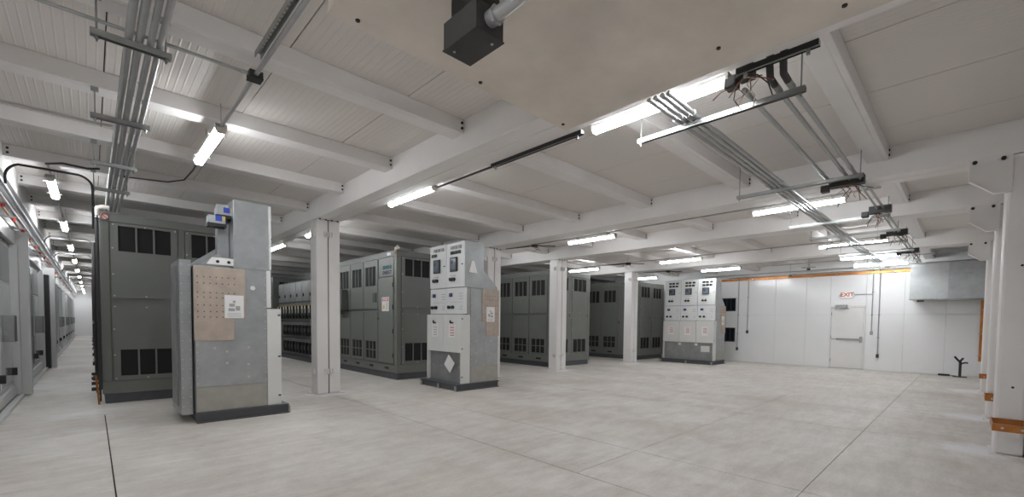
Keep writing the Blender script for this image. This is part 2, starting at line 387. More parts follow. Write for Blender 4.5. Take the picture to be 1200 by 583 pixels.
# ================================================================== LIGHTS
def make_light():
    t = bpy.data.objects.new('strip_light', None); C.objects.link(t)
    MB().box(-.045, .045, 0, 1.25, 0, .035).build('housing', 'white_steel', t, None, .004)
    MB().prism([(-.042, 0), (.042, 0), (.036, -.036), (.014, -.05), (-.014, -.05), (-.036, -.036)], 'y', .02, 1.23).build('diffuser', 'lamp', t)
    for a, b in ((0, .02), (1.23, 1.25)):
        MB().prism([(-.046, .036), (.046, .036), (.046, -.02), (.03, -.052), (-.03, -.052), (-.046, -.02)], 'y', a, b).build('end_cap', 'pvc', t)
    for y in (.2, 1.0):
        MB().box(-.075, -.046, y-.008, y+.008, -.02, -.014).box(.046, .075, y-.008, y+.008, -.02, -.014).build('latch', 'strut', t)
        MB().box(-.02, .02, y-.02, y+.02, .035, .06).build('mounting_clip', 'strut', t); MB().tube([(.035, y, .035), (.035, y, .305)], .0025, 4).build('hanger_rod', 'strut', t)
    return t
L0 = make_light(); lused = [False]
def light(x, y, z, label, group):
    t = L0 if not lused[0] else copy_tree(L0)
    lused[0] = True; t.location = (x, y, z); tag(t, label, 'light', group); return t
LZ = 3.145
for k, y in enumerate((8.57, 12.05, 15.8, 19.6, 23.5, 27.3, 31.2, 35.0, 38.8, 42.0, 44.6)):  # the last of the row is added to brighten the end wall
    light(-.346, y, LZ, 'lit strip light over the left corridor, %s from the camera' % ORD[k], 'corridor lights')
light(-.346, .95, LZ, 'added strip light over the left corridor beside the camera, out of view', 'corridor lights')  # added outside the frame to light the foreground
light(.9, 5.12, LZ, 'lit strip light hanging at the upper left, in front of the tall galvanized cabinet', 'hall lights')
for (x, y, lb) in ((3.335, 1.31, 'large lit strip light beside the beige overhead box, nearest the camera'),
        (3.28, 5.18, 'lit strip light under the nearest girder, above the central column'),
        (3.28, 8.9, 'added strip light hidden behind the top of the nearest column'), (3.275, 11.62, 'lit strip light seen just left of the nearest column top'),  # the hidden one is added to brighten the enclosure with the logo
        (3.275, 15.3, 'added strip light hidden behind the tall galvanized riser, beyond the breaker switchgear'), (3.275, 19.0, 'added farthest strip light of the aisle beyond the breaker switchgear'),  # both added unseen, to lift the dark breaker switchgear
        (7.5, 8.9, 'added strip light hidden behind the column next to the two-section switchgear'),  # added out of sight to brighten the middle of the hall
        (7.55, 5.18, 'lit strip light beyond the second girder, above the middle white columns'), (7.52, 1.28, 'lit strip light crossed by the conduit bundle, nearer of the right-hand pair'),
        (11.64, 5.18, 'lit strip light left of the top of the three-section switchgear'), (11.64, 1.22, 'lit strip light in the fourth bay behind the conduit bundle'),
        (11.64, 8.6, 'lit strip light over the transformer between two white columns'), (14.0, 1.22, 'lit strip light near the back wall, left of the duct'),
        (14.25, 5.1, 'lit strip light above the right end of the three-section switchgear'), (15.2, 8.5, 'lit strip light over the farthest transformer'),
        (15.9, 1.22, 'lit strip light closest to the back wall, beside the duct')):
    light(x, y, LZ, lb, 'hall lights')

# ================================================================== CONDUITS, TRAPEZES
def conduit(label, pts, rad, group, material='conduit', name='conduit', couplings=()):
    o = MB().tube(pts, rad, 10).build(name, material, None, None, 0, True)
    tag(o, label, 'conduit', group)
    for (p, q) in couplings: MB().tube([p, q], rad*1.3, 10).build('coupling', material, o, None, 0, True)
    return o
def trapeze(label, p0, p1, ztop, group):
    # slotted channel between p0 and p1 (axis-aligned), rods up to ztop
    t = thing('strut_trapeze', label, 'trapeze', p0, group)
    dx, dy = p1[0]-p0[0], p1[1]-p0[1]; L = max(abs(dx), abs(dy)); al = dx > abs(dy)
    m = MB()
    def bx(u0, u1, v0, v1, z0, z1, mm):
        if al: mm.box(u0, u1, v0, v1, z0, z1)
        else:
            s = 1 if dy > 0 else -1
            mm.box(v0, v1, min(s*u0, s*u1), max(s*u0, s*u1), z0, z1)
    bx(0, L, -.02, -.017, 0, .04, m); bx(0, L, .017, .02, 0, .04, m); bx(0, L, -.017, .017, .037, .04, m)
    m.build('channel', 'strut', t)
    m = MB(); n = int(L/.05)
    for i in range(n): bx(.02+i*.05, .048+i*.05, -.006, .006, .034, .0372, m)
    m.build('slot_row', 'black', t)
    for u in (.03, L-.03):
        s = 1 if (al or dy > 0) else -1
        x, y = (u, 0) if al else (0, s*u)
        MB().tube([(x, y, -.03), (x, y, ztop-p0[2])], .006, 6).build('rod', 'strut', t)
        MB().tube([(x, y, -.014), (x, y, -.002)], .014, 6).build('nut', 'strut', t)
        MB().box(x-.025, x+.025, y-.02, y+.02, ztop-p0[2]-.03, ztop-p0[2]).build('beam_clamp', 'strut', t)
# left bundle
for k, y in enumerate((3.86, 5.42, 7.02, 8.42)):
    trapeze('slotted channel trapeze across the left conduit bundle, %s from the camera' % ORD[k], (.025, y, 3.045), (.41, y, 3.045), JB, 'left trapezes')
pos = ('leftmost', 'second from left', 'third from left', 'rightmost')
for k, x in enumerate((.2, .25, .303, .35)):
    conduit('%s of four grey conduits in the bundle at the upper left' % pos[k], [(x, .4, 3.107), (x, 10.2, 3.107)], .021 if k < 2 else .018, 'left conduit bundle')
conduit('thin grey conduit beside the left bundle above the first trapeze', [(-.7, 3.99, 3.2), (.91, 3.97, 3.2)], .012, None)
# lighting run at x = .885 with slotted strut
t = thing('slotted_channel', 'dark slotted channel beside the beige overhead box', 'channel', (.875, 1.2, 3.2))
MB().box(-.02, -.016, 0, 2.5, 0, .04).box(.016, .02, 0, 2.5, 0, .04).box(-.016, .016, 0, 2.5, .036, .04).build('channel', 'strut', t)
m = MB()
for i in range(48): m.box(-.008, .008, .03+i*.05, .056+i*.05, .033, .0365)
m.build('slot_row', 'paper', t)
conduit('grey conduit running down to the upper left strip light', [(.915, .6, 3.19), (.915, 3.9, 3.19), (.905, 5.12, 3.165)], .016, None)
t = thing('junction_box', 'small dark junction box on the conduit above the upper left strip light', 'junction box', (.915, 3.96, 3.165))
MB().box(-.045, .045, -.05, .05, 0, .05).build('body', 'dark_box', t, None, .003); MB().box(-.047, .047, -.052, .052, -.006, 0).build('cover', 'black', t)
MB().tube([(-.05, 0, .03), (-.09, 0, .03)], .016, 8).tube([(0, .05, .03), (0, .1, .03)], .016, 8).build('connector', 'conduit', t)
conduit('thin dark cable leaving the far end of the upper left strip light', [(.9, 6.37, 3.15), (.905, 6.8, 3.14), (.89, 7.4, 3.15), (.75, 7.68, 3.15), (.44, 7.75, 3.14), (.3, 7.76, 3.13)], .009, None, 'dark_box')
conduit('thin grey conduit crossing the ceiling at the left edge', [(-.7, 6.06, 3.2), (.05, 6.05, 3.2), (.16, 6.0, 3.19), (.19, 5.9, 3.17)], .012, None)
# cross-corridor bends
for k, y in enumerate((7.55, 13.6, 17.0, 21.5, 27.0)):
    pts = [(-.66, y+.3, 2.84)]
    for i in range(7):
        a = math.pi - i*math.pi/12; pts.append((-.54+.12*math.cos(a), y+(.3-i*.05), 2.9+.11*math.sin(a)))
    for i in range(7):
        a = math.pi/2 - i*math.pi/12; pts.append((-.08+.12*math.cos(a), y+i*.02, 2.9+.11*math.sin(a)))
    pts += [(.04, y+.12, 2.7)]
    if k == 0: pts += [(.04, y+1.5, 2.62)]
    conduit('bent grey conduit arching over the corridor, %s from the camera' % ORD[k], pts, .013, 'corridor arches', 'dark_box' if k == 0 else 'conduit')
conduit('short dark cable above the first corridor arch', [(-.34, 7.75, 3.12), (-.2, 7.5, 3.1), (.0, 7.45, 3.08), (.1, 7.4, 3.09)], .012, None, 'dark_box')
# corridor lighting run
conduit('straight grey conduit linking the corridor strip lights', [(-.346, 8.2, 3.221), (-.346, 46.3, 3.221)], .014, None)
# right bundle
tx_ = (3.62, 6.08, 8.48, 9.85, 11.2, 12.6, 14.6)
for k, x in enumerate(tx_):
    trapeze('slotted channel trapeze carrying the right conduit bundle, %s from the camera' % ORD[k], (x, .885, 3.006), (x, 2.25, 3.006), ZC, 'right trapezes')
for k, y in enumerate((1.665, 1.715, 1.77, 1.825)):
    cp = [((x_, y, 3.066), (x_+.08, y, 3.066)) for x_ in (3.5, 5.85, 8.9, 12.1)]
    conduit('%s of four parallel conduits crossing the near right strip light' % ('rightmost', 'second from right', 'second from left', 'leftmost')[k], [(3.07, y, 3.066), (16.3, y, 3.066)], .018, 'right conduit bundle', couplings=cp)
for k, (y, x0) in enumerate(((1.24, 3.42), (1.055, 3.5), (.97, 3.5))):
    conduit('single grey conduit right of the bundle, %s from its right edge' % ('third', 'second', 'first')[k], [(x0, y, 3.066), (6.0, y, 3.066), (6.272, y-.01, 3.06)], .018, 'right single conduits', couplings=[((x0+.02, y, 3.066), (x0+.12, y, 3.066)), ((5.8, y, 3.066), (5.9, y, 3.066))])
for k, y in enumerate((1.0, .93)):
    conduit('%s of two thin conduits between the right junction boxes' % ('left', 'right')[k], [(6.388, y, 3.062), (15.3, y, 3.062)], .014, 'far single conduits')
for k, (y, x1) in enumerate(((1.055, 3.5), (.97, 3.5))):
    conduit('%s curved black flexible conduit by the beige overhead box' % ('left', 'right')[k], [(3.22, y-.06, 3.3), (3.25, y-.05, 3.24), (3.31, y-.02, 3.14), (3.4, y, 3.075), (x1, y, 3.066)], .024, 'flexible conduits', 'dark_box', 'flexible_conduit')
def wires(parent, base, n, spread, drop):
    cols = ['wire_red', 'wire_white', 'wire_black', 'wire_brown']
    for i in range(n):
        p = Vector(base)+Vector((random.uniform(-.03, .03), random.uniform(-.05, .05), 0)); pts = [p]
        for q in range(3):
            p = p+Vector((random.uniform(-spread, spread), random.uniform(-spread, spread), -drop*(q+1)/4*random.uniform(.3, 1.2))); pts.append(p)
        MB().tube(pts, .0045, 5).build('wire', cols[i % 4], parent)
JL = ['open junction box with loose wires at the end of the nearest right strip light', 'wide dark junction box with loose wires under the second trapeze', 'dark junction box with loose wires between the second and third right trapezes', 'dark junction box with wires at the fourth right trapeze', 'farthest dark junction box with wires, next to the duct']
for k, (x, y, wdt) in enumerate(((3.34, 1.2, .1), (6.33, 1.08, .34), (8.15, .97, .26), (10.3, .97, .3), (12.9, .97, .3))):
    t = thing('wired_junction_box', JL[k], 'junction box', (x, y, 3.1 if k == 0 else 3.0), 'wired junction boxes')
    MB().box(-.06, .06, -wdt/2, wdt/2, 0, .004).box(-.06, -.056, -wdt/2, wdt/2, .004, .1).box(.056, .06, -wdt/2, wdt/2, .004, .1).box(-.056, .056, -wdt/2, -wdt/2+.004, .004, .1).box(-.056, .056, wdt/2-.004, wdt/2, .004, .1).build('body', 'dark_box', t)
    MB().box(-.05, .05, wdt/2+.004, wdt/2+.09, -.04, .04).build('connector_body', 'dark_box', t, None, .01)
    wires(t, (0, 0, .0), 9, .09, .14)
# track along the nearest girder
for k, (y0, y1) in enumerate(((.72, 1.22), (2.6, 3.9))):
    t = thing('cable_track', ['short dark channel track beside the flexible conduits', 'dark channel track along the nearest girder, left of the nearest strip light'][k], 'track', (3.222, y0, 3.065))
    L = y1-y0
    MB().box(-.018, .018, 0, L, .02, .048).build('channel', 'strut', t); MB().box(-.022, -.018, 0, L, .012, .049).build('lip', 'black', t); MB().box(.018, .022, 0, L, .012, .049).build('lip', 'black', t)
    for y in (.06, L-.06): MB().box(-.01, .01, y-.01, y+.01, -.02, .02).build('clip', 'strut', t)
conduit('dark conduit along the nearest girder toward the central column', [(3.222, 3.9, 3.09), (3.222, 5.0, 3.09), (3.26, 5.18, 3.15)], .012, None, 'dark_box')
for k, (x, lb) in enumerate(((7.54, 'second'), (11.64, 'fourth'), (14.15, 'last'))):
    conduit('thin grey conduit feeding the strip lights of the %s bay' % lb, [(x, .9, 3.221), (x, 9.4, 3.221)], .013, 'light feed conduits')
    t = thing('conduit_hub', 'dark conduit splice with short cable tails in the %s bay' % lb, 'junction box', (x, 7.5, 3.16), 'conduit splices')
    MB().box(-.05, .05, -.06, .06, 0, .06).build('body', 'dark_box', t, None, .004)
    wires(t, (0, 0, .0), 4, .12, .08)
    MB().tube([(.03, .04, .06), (.03, .04, .29)], .004, 5).build('hanger_rod', 'strut', t)
    MB().tube([(0, .05, .03), (-.08, .5, .03), (-.12, .9, .04)], .012).tube([(0, -.05, .03), (.2, -.2, .03), (.4, -.3, .04)], .012).build('cable_tail', 'dark_box', t)
# conduits on the back wall
for k, (y, z0, lb) in enumerate(((6.1, .52, 'leftmost vertical conduit on the back wall with a socket below'), (5.76, 1.16, 'vertical conduit on the back wall second from left, ending halfway'), (2.11, 1.2, 'vertical conduit right of the exit door with a switch box'), (1.94, .5, 'rightmost vertical conduit on the back wall with a socket below'))):
    t = thing('wall_conduit', lb, 'conduit', (XB-.022, y, z0), 'wall conduits')
    MB().tube([(0, 0, .0), (0, 0, 3.0-z0), (-.05, 0, 3.06-z0), (-.2, 0, 3.1-z0)], .014, 8).build('pipe', 'conduit', t, None, 0, True)
    MB().box(-.04, .02, -.035, .035, -.11, 0).build('outlet_box', 'dark_box' if k != 2 else 'strut', t, None, .004)
    for z in (.5, 1.2):
        if z0+z < 2.9: MB().box(-.018, .02, -.03, .03, z, z+.02).build('strap', 'strut', t)
for k, (x, y0, y1, z) in enumerate(((16.5, -.2, 7.2, 3.16), (16.75, .2, 6.4, 3.08), (14.9, .6, 4.4, 3.2))):
    conduit(['upper grey conduit running along the top of the back wall', 'lower grey conduit just above the copper bar', 'grey conduit hung in front of the back wall at the ceiling'][k], [(x, y0, z), (x, y1, z)], .016, 'back wall runs')
for k, (x, y) in enumerate(((14.9, 3.4), (16.5, 4.3))):
    t = thing('strut_hanger', ['hanger with a black clip on the back wall conduits', 'small hanger clip on the upper back wall conduit'][k], 'hanger', (x, y, 3.05))
    MB().box(-.02, .02, -.18, .18, .0, .03).build('channel', 'strut', t); MB().tube([(0, 0, .03), (0, 0, .4)], .006, 6).build('rod', 'strut', t); MB().box(-.03, .03, -.04, .04, -.06, 0).build('clip', 'black', t)
t = thing('copper_bus_bar', 'long copper bar fixed high along the back wall', 'ground bar', (XB-.05, 0, 3.02))
MB().box(-.006, .006, .95, 8.6, -.04, .04).build('bar', 'copper', t, None, .002)
for y in (1.6, 3.05, 3.75, 4.45, 5.6, 6.8): MB().box(-.02, .05, y-.012, y+.012, -.055, .055).build('standoff', 'strut', t)
t = thing('copper_bus_bar', 'upright copper bar on the back wall below the duct', 'ground bar', (XB-.05, -.28, .43))
MB().box(-.006, .006, -.04, .04, 0, 1.66).build('bar', 'copper', t, None, .002)
for z in (.15, .75, 1.4): MB().box(-.02, .05, -.055, .055, z-.01, z+.01).build('standoff', 'strut', t)
# exit sign
t = thing('exit_sign', 'white exit sign with red letters above the back wall door', 'sign', (XB-.03, 2.76, 2.35))
MB().box(-.03, .03, -.165, .165, -.11, .11).build('housing', 'paper', t, None, .006)
MB().box(-.033, -.03, -.15, .15, -.095, .095).build('face', 'exit_face', t)
text('letters', 'EXIT', .17, 'exit_red', t, face_mx(-.034, 0, 0), .001, 'CENTER', .004)
MB().tube([(0, -.165, 0), (0, -.65, 0)], .012, 8).build('conduit_arm', 'conduit', t)
for s in (-1, 1): MB().tube([(0, s*.165, -.02), (-.02, s*.21, -.02)], .025, 10).build('lamp_head', 'paper', t)
# galvanized duct
t = thing('air_duct', 'galvanized sheet metal duct at the upper right by the back wall', 'duct', (15.4, 0, 2.09))
MB().box(.004, 1.5, -.43, 1.13, .0, .92).build('body', 'galv_bright', t)
MB().box(-.004, .004, .4, 1.135, .005, .92).build('face_sheet', 'galv_bright', t, None, .002); MB().box(-.001, .004, -.43, .395, .005, .92).build('face_sheet', 'galv', t, None, .002)
MB().box(-.02, .02, -.43, 1.135, -.03, .0).build('bottom_angle', 'galv_dull', t); MB().box(-.012, .012, .385, .41, 0, .92).build('seam', 'galv_bright', t)
MB().box(-.03, .0, -.05, .06, .6, .63).build('maker_plate', 'galv_dull', t)
MB().box(-.05, .03, .84, .98, -.075, -.03).build('damper_motor', 'dark_box', t)
m = MB()
for y in (.45, .7, 1.08):
    for z in (.06, .5, .86): m.tube([(-.01, y, z), (-.004, y, z)], .012, 6)
m.build('screw_row', 'screw', t)
# black stand on the floor
t = thing('black_stand', 'small black pole stand on the floor near the back wall', 'stand', (16.55, .1, 0))
MB().box(-.12, .12, -.14, .14, 0, .015).build('foot', 'black', t); MB().tube([(0, 0, .015), (0, 0, .42)], .03, 8).build('pole', 'black', t)
MB().tube([(0, 0, .4), (0, .08, .5), (0, .12, .56)], .025, 8).tube([(0, 0, .36), (0, -.1, .4), (0, -.15, .39)], .02, 8).tube([(0, .0, .44), (-.05, -.05, .52)], .025, 8).build('clamp_arm', 'black', t)
t = thing('floor_box', 'flat black box on the floor left of the small stand', 'box', (16.7, .42, 0)); MB().box(-.06, .06, -.12, .12, 0, .05).build('body', 'black', t, None, .006); MB().tube([(0, -.12, .02), (0, -.25, .012)], .01, 6).build('cord', 'black', t)

# ================================================================== TRANSFORMER ENCLOSURES
def vent_panel(parent, fr, u0, u1, v0, v1, h, nb, depth, rows_=0, slots=0):
    # sheet with one opening h=(a,b,c,d) split by nb bars; screen behind
    a, b, c, e = h; m = MB()
    fb(m, fr, u0, a, v0, v1, 0, depth); fb(m, fr, b, u1, v0, v1, 0, depth)
    fb(m, fr, a, b, v0, c, 0, depth); fb(m, fr, a, b, e, v1, 0, depth)
    wd_ = (b-a)/(nb+1)
    for k in range(1, nb+1): fb(m, fr, a+wd_*k-.011, a+wd_*k+.011, c, e, 0, depth-.001)
    for k in range(1, rows_+1):
        z = c+(e-c)*k/(rows_+1); fb(m, fr, a, b, z-.01, z+.01, 0, depth-.002)
    p = m.build('vent_panel', 'ansi_grey', parent)
    fb(MB(), fr, a, b, c, e, .001, .004).build('vent_screen', 'vent_black', p)
    if slots:
        m = MB(); n = slots
        for k in range(n):
            x = a+(b-a)*(k+.5)/n; fb(m, fr, x-.004, x+.004, c, e, .004, .006)
        m.build('louver_row', 'ansi_grey_dark', p)
    return p
def screws(parent, fr, pts, n):
    m = MB()
    for (u, v) in pts: fb(m, fr, u-.009, u+.009, v-.009, v+.009, n, n+.005)
    m.build('screw_row', 'screw', parent)
def transformer(label, x0, y0, W, L, door=True, sign=False, near=False, simple=False, side2=False):
    t = thing('transformer_enclosure', label, 'enclosure', (x0, y0, 0), 'grey transformer enclosures')
    H = 2.93
    MB().box(.02, W-.02, .02, L-.02, .15, H-.03).build('body', 'ansi_grey', t)
    MB().box(0, W, 0, L, H-.13, H).build('top_rim', 'ansi_grey', t, None, .006)
    for (a, b) in ((0, 0), (W-.11, 0), (0, L-.11), (W-.11, L-.11)): MB().box(a, a+.11, b, b+.11, .342, H-.132).build('corner_post', 'ansi_grey', t, None, .006)
    MB().box(0, W, 0, L, .15, .34).build('bottom_rail', 'ansi_grey', t, None, .006)
    sk = MB().box(.03, W-.03, .03, .1, 0, .15).box(.03, W-.03, L-.1, L-.03, 0, .15).box(.03, .1, .1, L-.1, 0, .15).box(W-.1, W-.03, .1, L-.1, 0, .15).build('base_skid', 'skid', t)
    # end face towards -Y
    fr = ('y', .02, -1); mid = W/2
    for (a, b) in ((.125, mid-.05), (mid+.05, W-.125)):
        hA = (a+.085, b-.085)
        p = vent_panel(t, fr, a, b, 1.64, H-.05-.09, (hA[0], hA[1], 2.36, 2.75), 2, .025)
        q = vent_panel(t, fr, a, b, .35, 1.53, (hA[0], hA[1], .42, .83), 2, .025)
        pts = [(a+.03+(b-a-.06)*i/2, v) for i in range(3) for v in (1.67, H-.17)] + [(a+.02, v) for v in (2.0, 2.4)]
        screws(p, fr, pts, .025)
        screws(q, fr, [(a+.03+(b-a-.06)*i/2, v) for i in range(3) for v in (.38, 1.5)] + [(a+.02, v) for v in (.75, 1.15)], .025)
    MB().box(mid-.04, mid+.04, .0, .02, .34, H-.13).build('centre_post', 'ansi_grey', t)
    # long face towards -X
    fr = ('x', .02, -1); u = .115; first = True
    while u+.74 < L-.05:
        b = u+.745
        if first and door:
            m = MB(); fb(m, fr, u, b-.02, .36, 2.33, 0, .045); dd = m.build('door', 'ansi_grey', t, None, .005)
            m = MB(); fb(m, fr, u, b-.02, 2.36, H-.15, 0, .03); m.build('header_plate', 'ansi_grey', t, None, .004)
            for z in (.55, 1.1, 1.65, 2.15): MB().box(-.035, -.022, u-.008, u+.012, z-.05, z+.05).build('hinge', 'black', dd)
            MB().box(-.055, -.025, b-.07, b-.045, 1.36, 1.42).tube([(-.05, b-.055, 1.42), (-.06, b-.1, 1.46)], .012).build('handle', 'chrome', dd)
        else:
            vent_panel(t, fr, u, b, 1.62, H-.15, (u+.1, b-.09, 2.18, 2.64), 2, .03, 0, 8)
            vent_panel(t, fr, u, b, .35, 1.55, (u+.1, b-.09, .42, .84), 2, .03, 1, 8)
        m = MB(); fb(m, fr, u+.25, u+.45, .22, .27, .02, .023); m.build('lift_slot', 'black', t)
        u = b+.04; first = False
    return t
A = transformer('large dark grey transformer enclosure at the left, behind the galvanized cabinet', .1, 9.39, 1.95, 3.3, door=False)
# extras on it
fr = ('y', 9.39, -1)
t = thing('prohibition_sticker', 'small round red prohibition sticker on the left enclosure corner', 'sticker', (.17, 9.387, 2.86))
MB().prism([(math.cos(k*math.pi/10)*.045, math.sin(k*math.pi/10)*.045) for k in range(20)], 'y', -.001, .003).build('disc', 'paper', t)
ring = [(math.cos(k*math.pi/10)*.042, -.003, math.sin(k*math.pi/10)*.042) for k in range(21)]
MB().tube(ring, .005, 5).tube([(-.03, -.003, .03), (.03, -.003, -.03)], .005, 5).build('ring', 'red', t)
t = thing('pipe_elbow', 'cream pipe elbow above the left enclosure corner', 'pipe', (.1, 9.3, 2.95))
MB().tube([(-.02, 0, -.12), (-.02, 0, -.03), (.0, 0, .01), (.05, 0, .035), (.12, 0, .035)], .035, 12).build('elbow', 'pvc', t, None, 0, True); MB().tube([(-.02, 0, -.14), (-.02, 0, -.1)], .042, 12).build('collar', 'chrome', t)
MB().tube([(-.02, 0, -2.7), (-.02, 0, -.14)], .022, 8).build('drop_pipe', 'dark_box', t)
for k, y in enumerate((9.75, 10.6, 11.5, 12.4)):
    t = thing('floor_anchor_knob', 'dark round knob at the foot of the corridor enclosures, %s from the camera' % ORD[k], 'knob', (.02, y, .0), 'corridor knobs')
    MB().tube([(.09, 0, .2), (.03, 0, .2)], .02, 8).tube([(.03, 0, .2), (.01, 0, .2)], .06, 12).tube([(.01, 0, .2), (-.04, 0, .2)], .03, 10).build('knob', 'dark_box', t)
    MB().box(.05, .07, -.02, .02, 0, .2).build('stem', 'dark_box', t)
tag(MB().tube([(.06, 9.36, .0), (.05, 9.37, .15), (.03, 9.38, .45)], .014, 6).build('ground_strap', 'copper'), 'copper ground strap at the foot of the left enclosure corner', 'strap')
for k, y in enumerate((13.4, 17.6, 21.8, 26, 30.2, 34.4, 38.6)):
    transformer('dark grey enclosure along the corridor, %s behind the foremost one' % ORD[k], .1, y, 1.95, 3.3, door=False)
    t = thing('corridor_drop_pipe', 'dark vertical pipe on the corridor side of the enclosures, %s from the camera' % ORD[k], 'pipe', (.06, y-.3, 0), 'corridor drop pipes')
    MB().tube([(0, 0, .1), (0, 0, 2.9)], .03, 8).build('pipe', 'dark_box', t); MB().box(-.05, .05, -.02, .02, 1.2, 1.24).box(-.05, .05, -.02, .02, .42, .46).build('strap', 'strut', t); MB().box(-.06, .06, -.06, .06, 0, .1).build('foot', 'dark_box', t)

TX = transformer('grey transformer enclosure with logo and danger sign behind the central column', 4.8, 9.12, 1.95, 3.6)
text('logo', 'SIEMENS', .115, 'teal', TX, face_mx(-.0115, .42, 2.56), .001, 'CENTER', .004)
text('logo', 'ENERGY', .115, 'purple', TX, face_mx(-.0115, .42, 2.445), .001, 'CENTER', .003)
s = MB().box(-.03, -.026, .3, .64, 1.56, 1.88).build('danger_sign', 'paper', TX)
MB().box(-.0315, -.03, .32, .62, 1.79, 1.86).build('sign_header', 'red', s)
text('sign_word', 'DANGER', .062, 'paper', s, face_mx(-.032, .47, 1.825), .0005, 'CENTER', .002)
MB().prism([(.6, 1.62), (.48, 1.62), (.54, 1.73)], 'x', -.0315, -.03).build('sign_triangle', 'yellow', s)
m = MB()
for k in range(5): m.box(-.031, -.03, .34, .45, 1.6+k*.034, 1.612+k*.034)
m.build('sign_lines', 'ink', s)
MB().box(-.012, -.0, .21, .42, 2.83, 2.89).build('name_plate', 'paper', TX)
MB().tube([(.03, .05, 2.9), (.03, .05, 2.97), (.08, .05, 3.0)], .045, 12).build('corner_cap', 'pvc', TX, None, 0, True); MB().box(-.004, .0, .0, .08, 2.83, 2.93).build('corner_sticker', 'wire_red', TX)
t = thing('disconnect_switch', 'dark grey disconnect box on the enclosure beside the central column', 'switch box', (4.77, 11.6, 1.6))
MB().box(-.16, 0, .1, .55, 0, .55).build('body', 'ansi_grey_dark', t, None, .01); MB().box(-.2, -.16, .4, .52, .12, .38).build('handle', 'black', t, None, .01); MB().tube([(-.08, .3, -.1), (-.08, .3, 0)], .03, 8).build('conduit_stub', 'ansi_grey_dark', t)
MB().box(-.03, -.012, .95, 1.12, 1.78, 2.0).build('meter', 'ansi_grey_dark', TX)
transformer('grey transformer enclosure behind the middle white column', 9.63, 8.9, 1.93, 4.2, door=False)
transformer('grey transformer enclosure between the farthest column and the three-section switchgear', 14.3, 8.75, 1.9, 3.6, door=True)
transformer('grey enclosure far behind, left of the breaker switchgear', 4.75, 18.4, 1.95, 3.6)
transformer('grey enclosure behind the middle transformer, deep in the row', 9.63, 13.6, 1.93, 4.2, door=False)

# breaker switchgear seen past the central column
t = thing('breaker_switchgear', 'grey switchgear lined with black breakers behind the central column', 'switchgear', (4.8, 14.1, 0))
MB().box(.03, 1.3, 0, 3.85, .14, 2.62).build('body', 'ansi_grey_dark', t); MB().box(.0, 1.3, -.02, 3.87, 0, .14).build('base_skid', 'skid', t)
for k in range(6):
    y0 = .03+k*.63
    dd = MB().box(0, .03, y0, y0+.6, 1.95, 2.58).build('door', 'galv_dull', t, None, .004)
    for j, (z0, z1) in enumerate(((1.3, 1.9), (.75, 1.27), (.18, .72))):
        c = MB().box(.005, .03, y0, y0+.6, z0, z1).build('breaker_cell', 'ansi_grey', t, None, .003)
        for q in range(2):
            if k == 5 and j > 0: continue
            yy = y0+.05+q*.28
            MB().box(-.07, .005, yy, yy+.2, z0+.08, z1-.1).build('breaker', 'black', c, None, .01)
            MB().box(-.1, -.07, yy+.06, yy+.13, z0+.2, z1-.2).build('breaker_handle', 'ansi_grey_dark', c)
            if j == 0:
                MB().box(-.082, -.074, yy+.02, yy+.13, z1-.34, z1-.1).build('tag', 'paper', c); MB().box(-.084, -.082, yy+.02, yy+.13, z1-.15, z1-.1).build('tag_stripe', 'yellow', c)
    MB().box(-.02, 0, y0+.45, y0+.5, 2.1, 2.2).build('latch', 'black', dd)
MB().box(-.01, .0, .1, .42, 2.0, 2.4).build('warning_label', 'orange_tag', t)

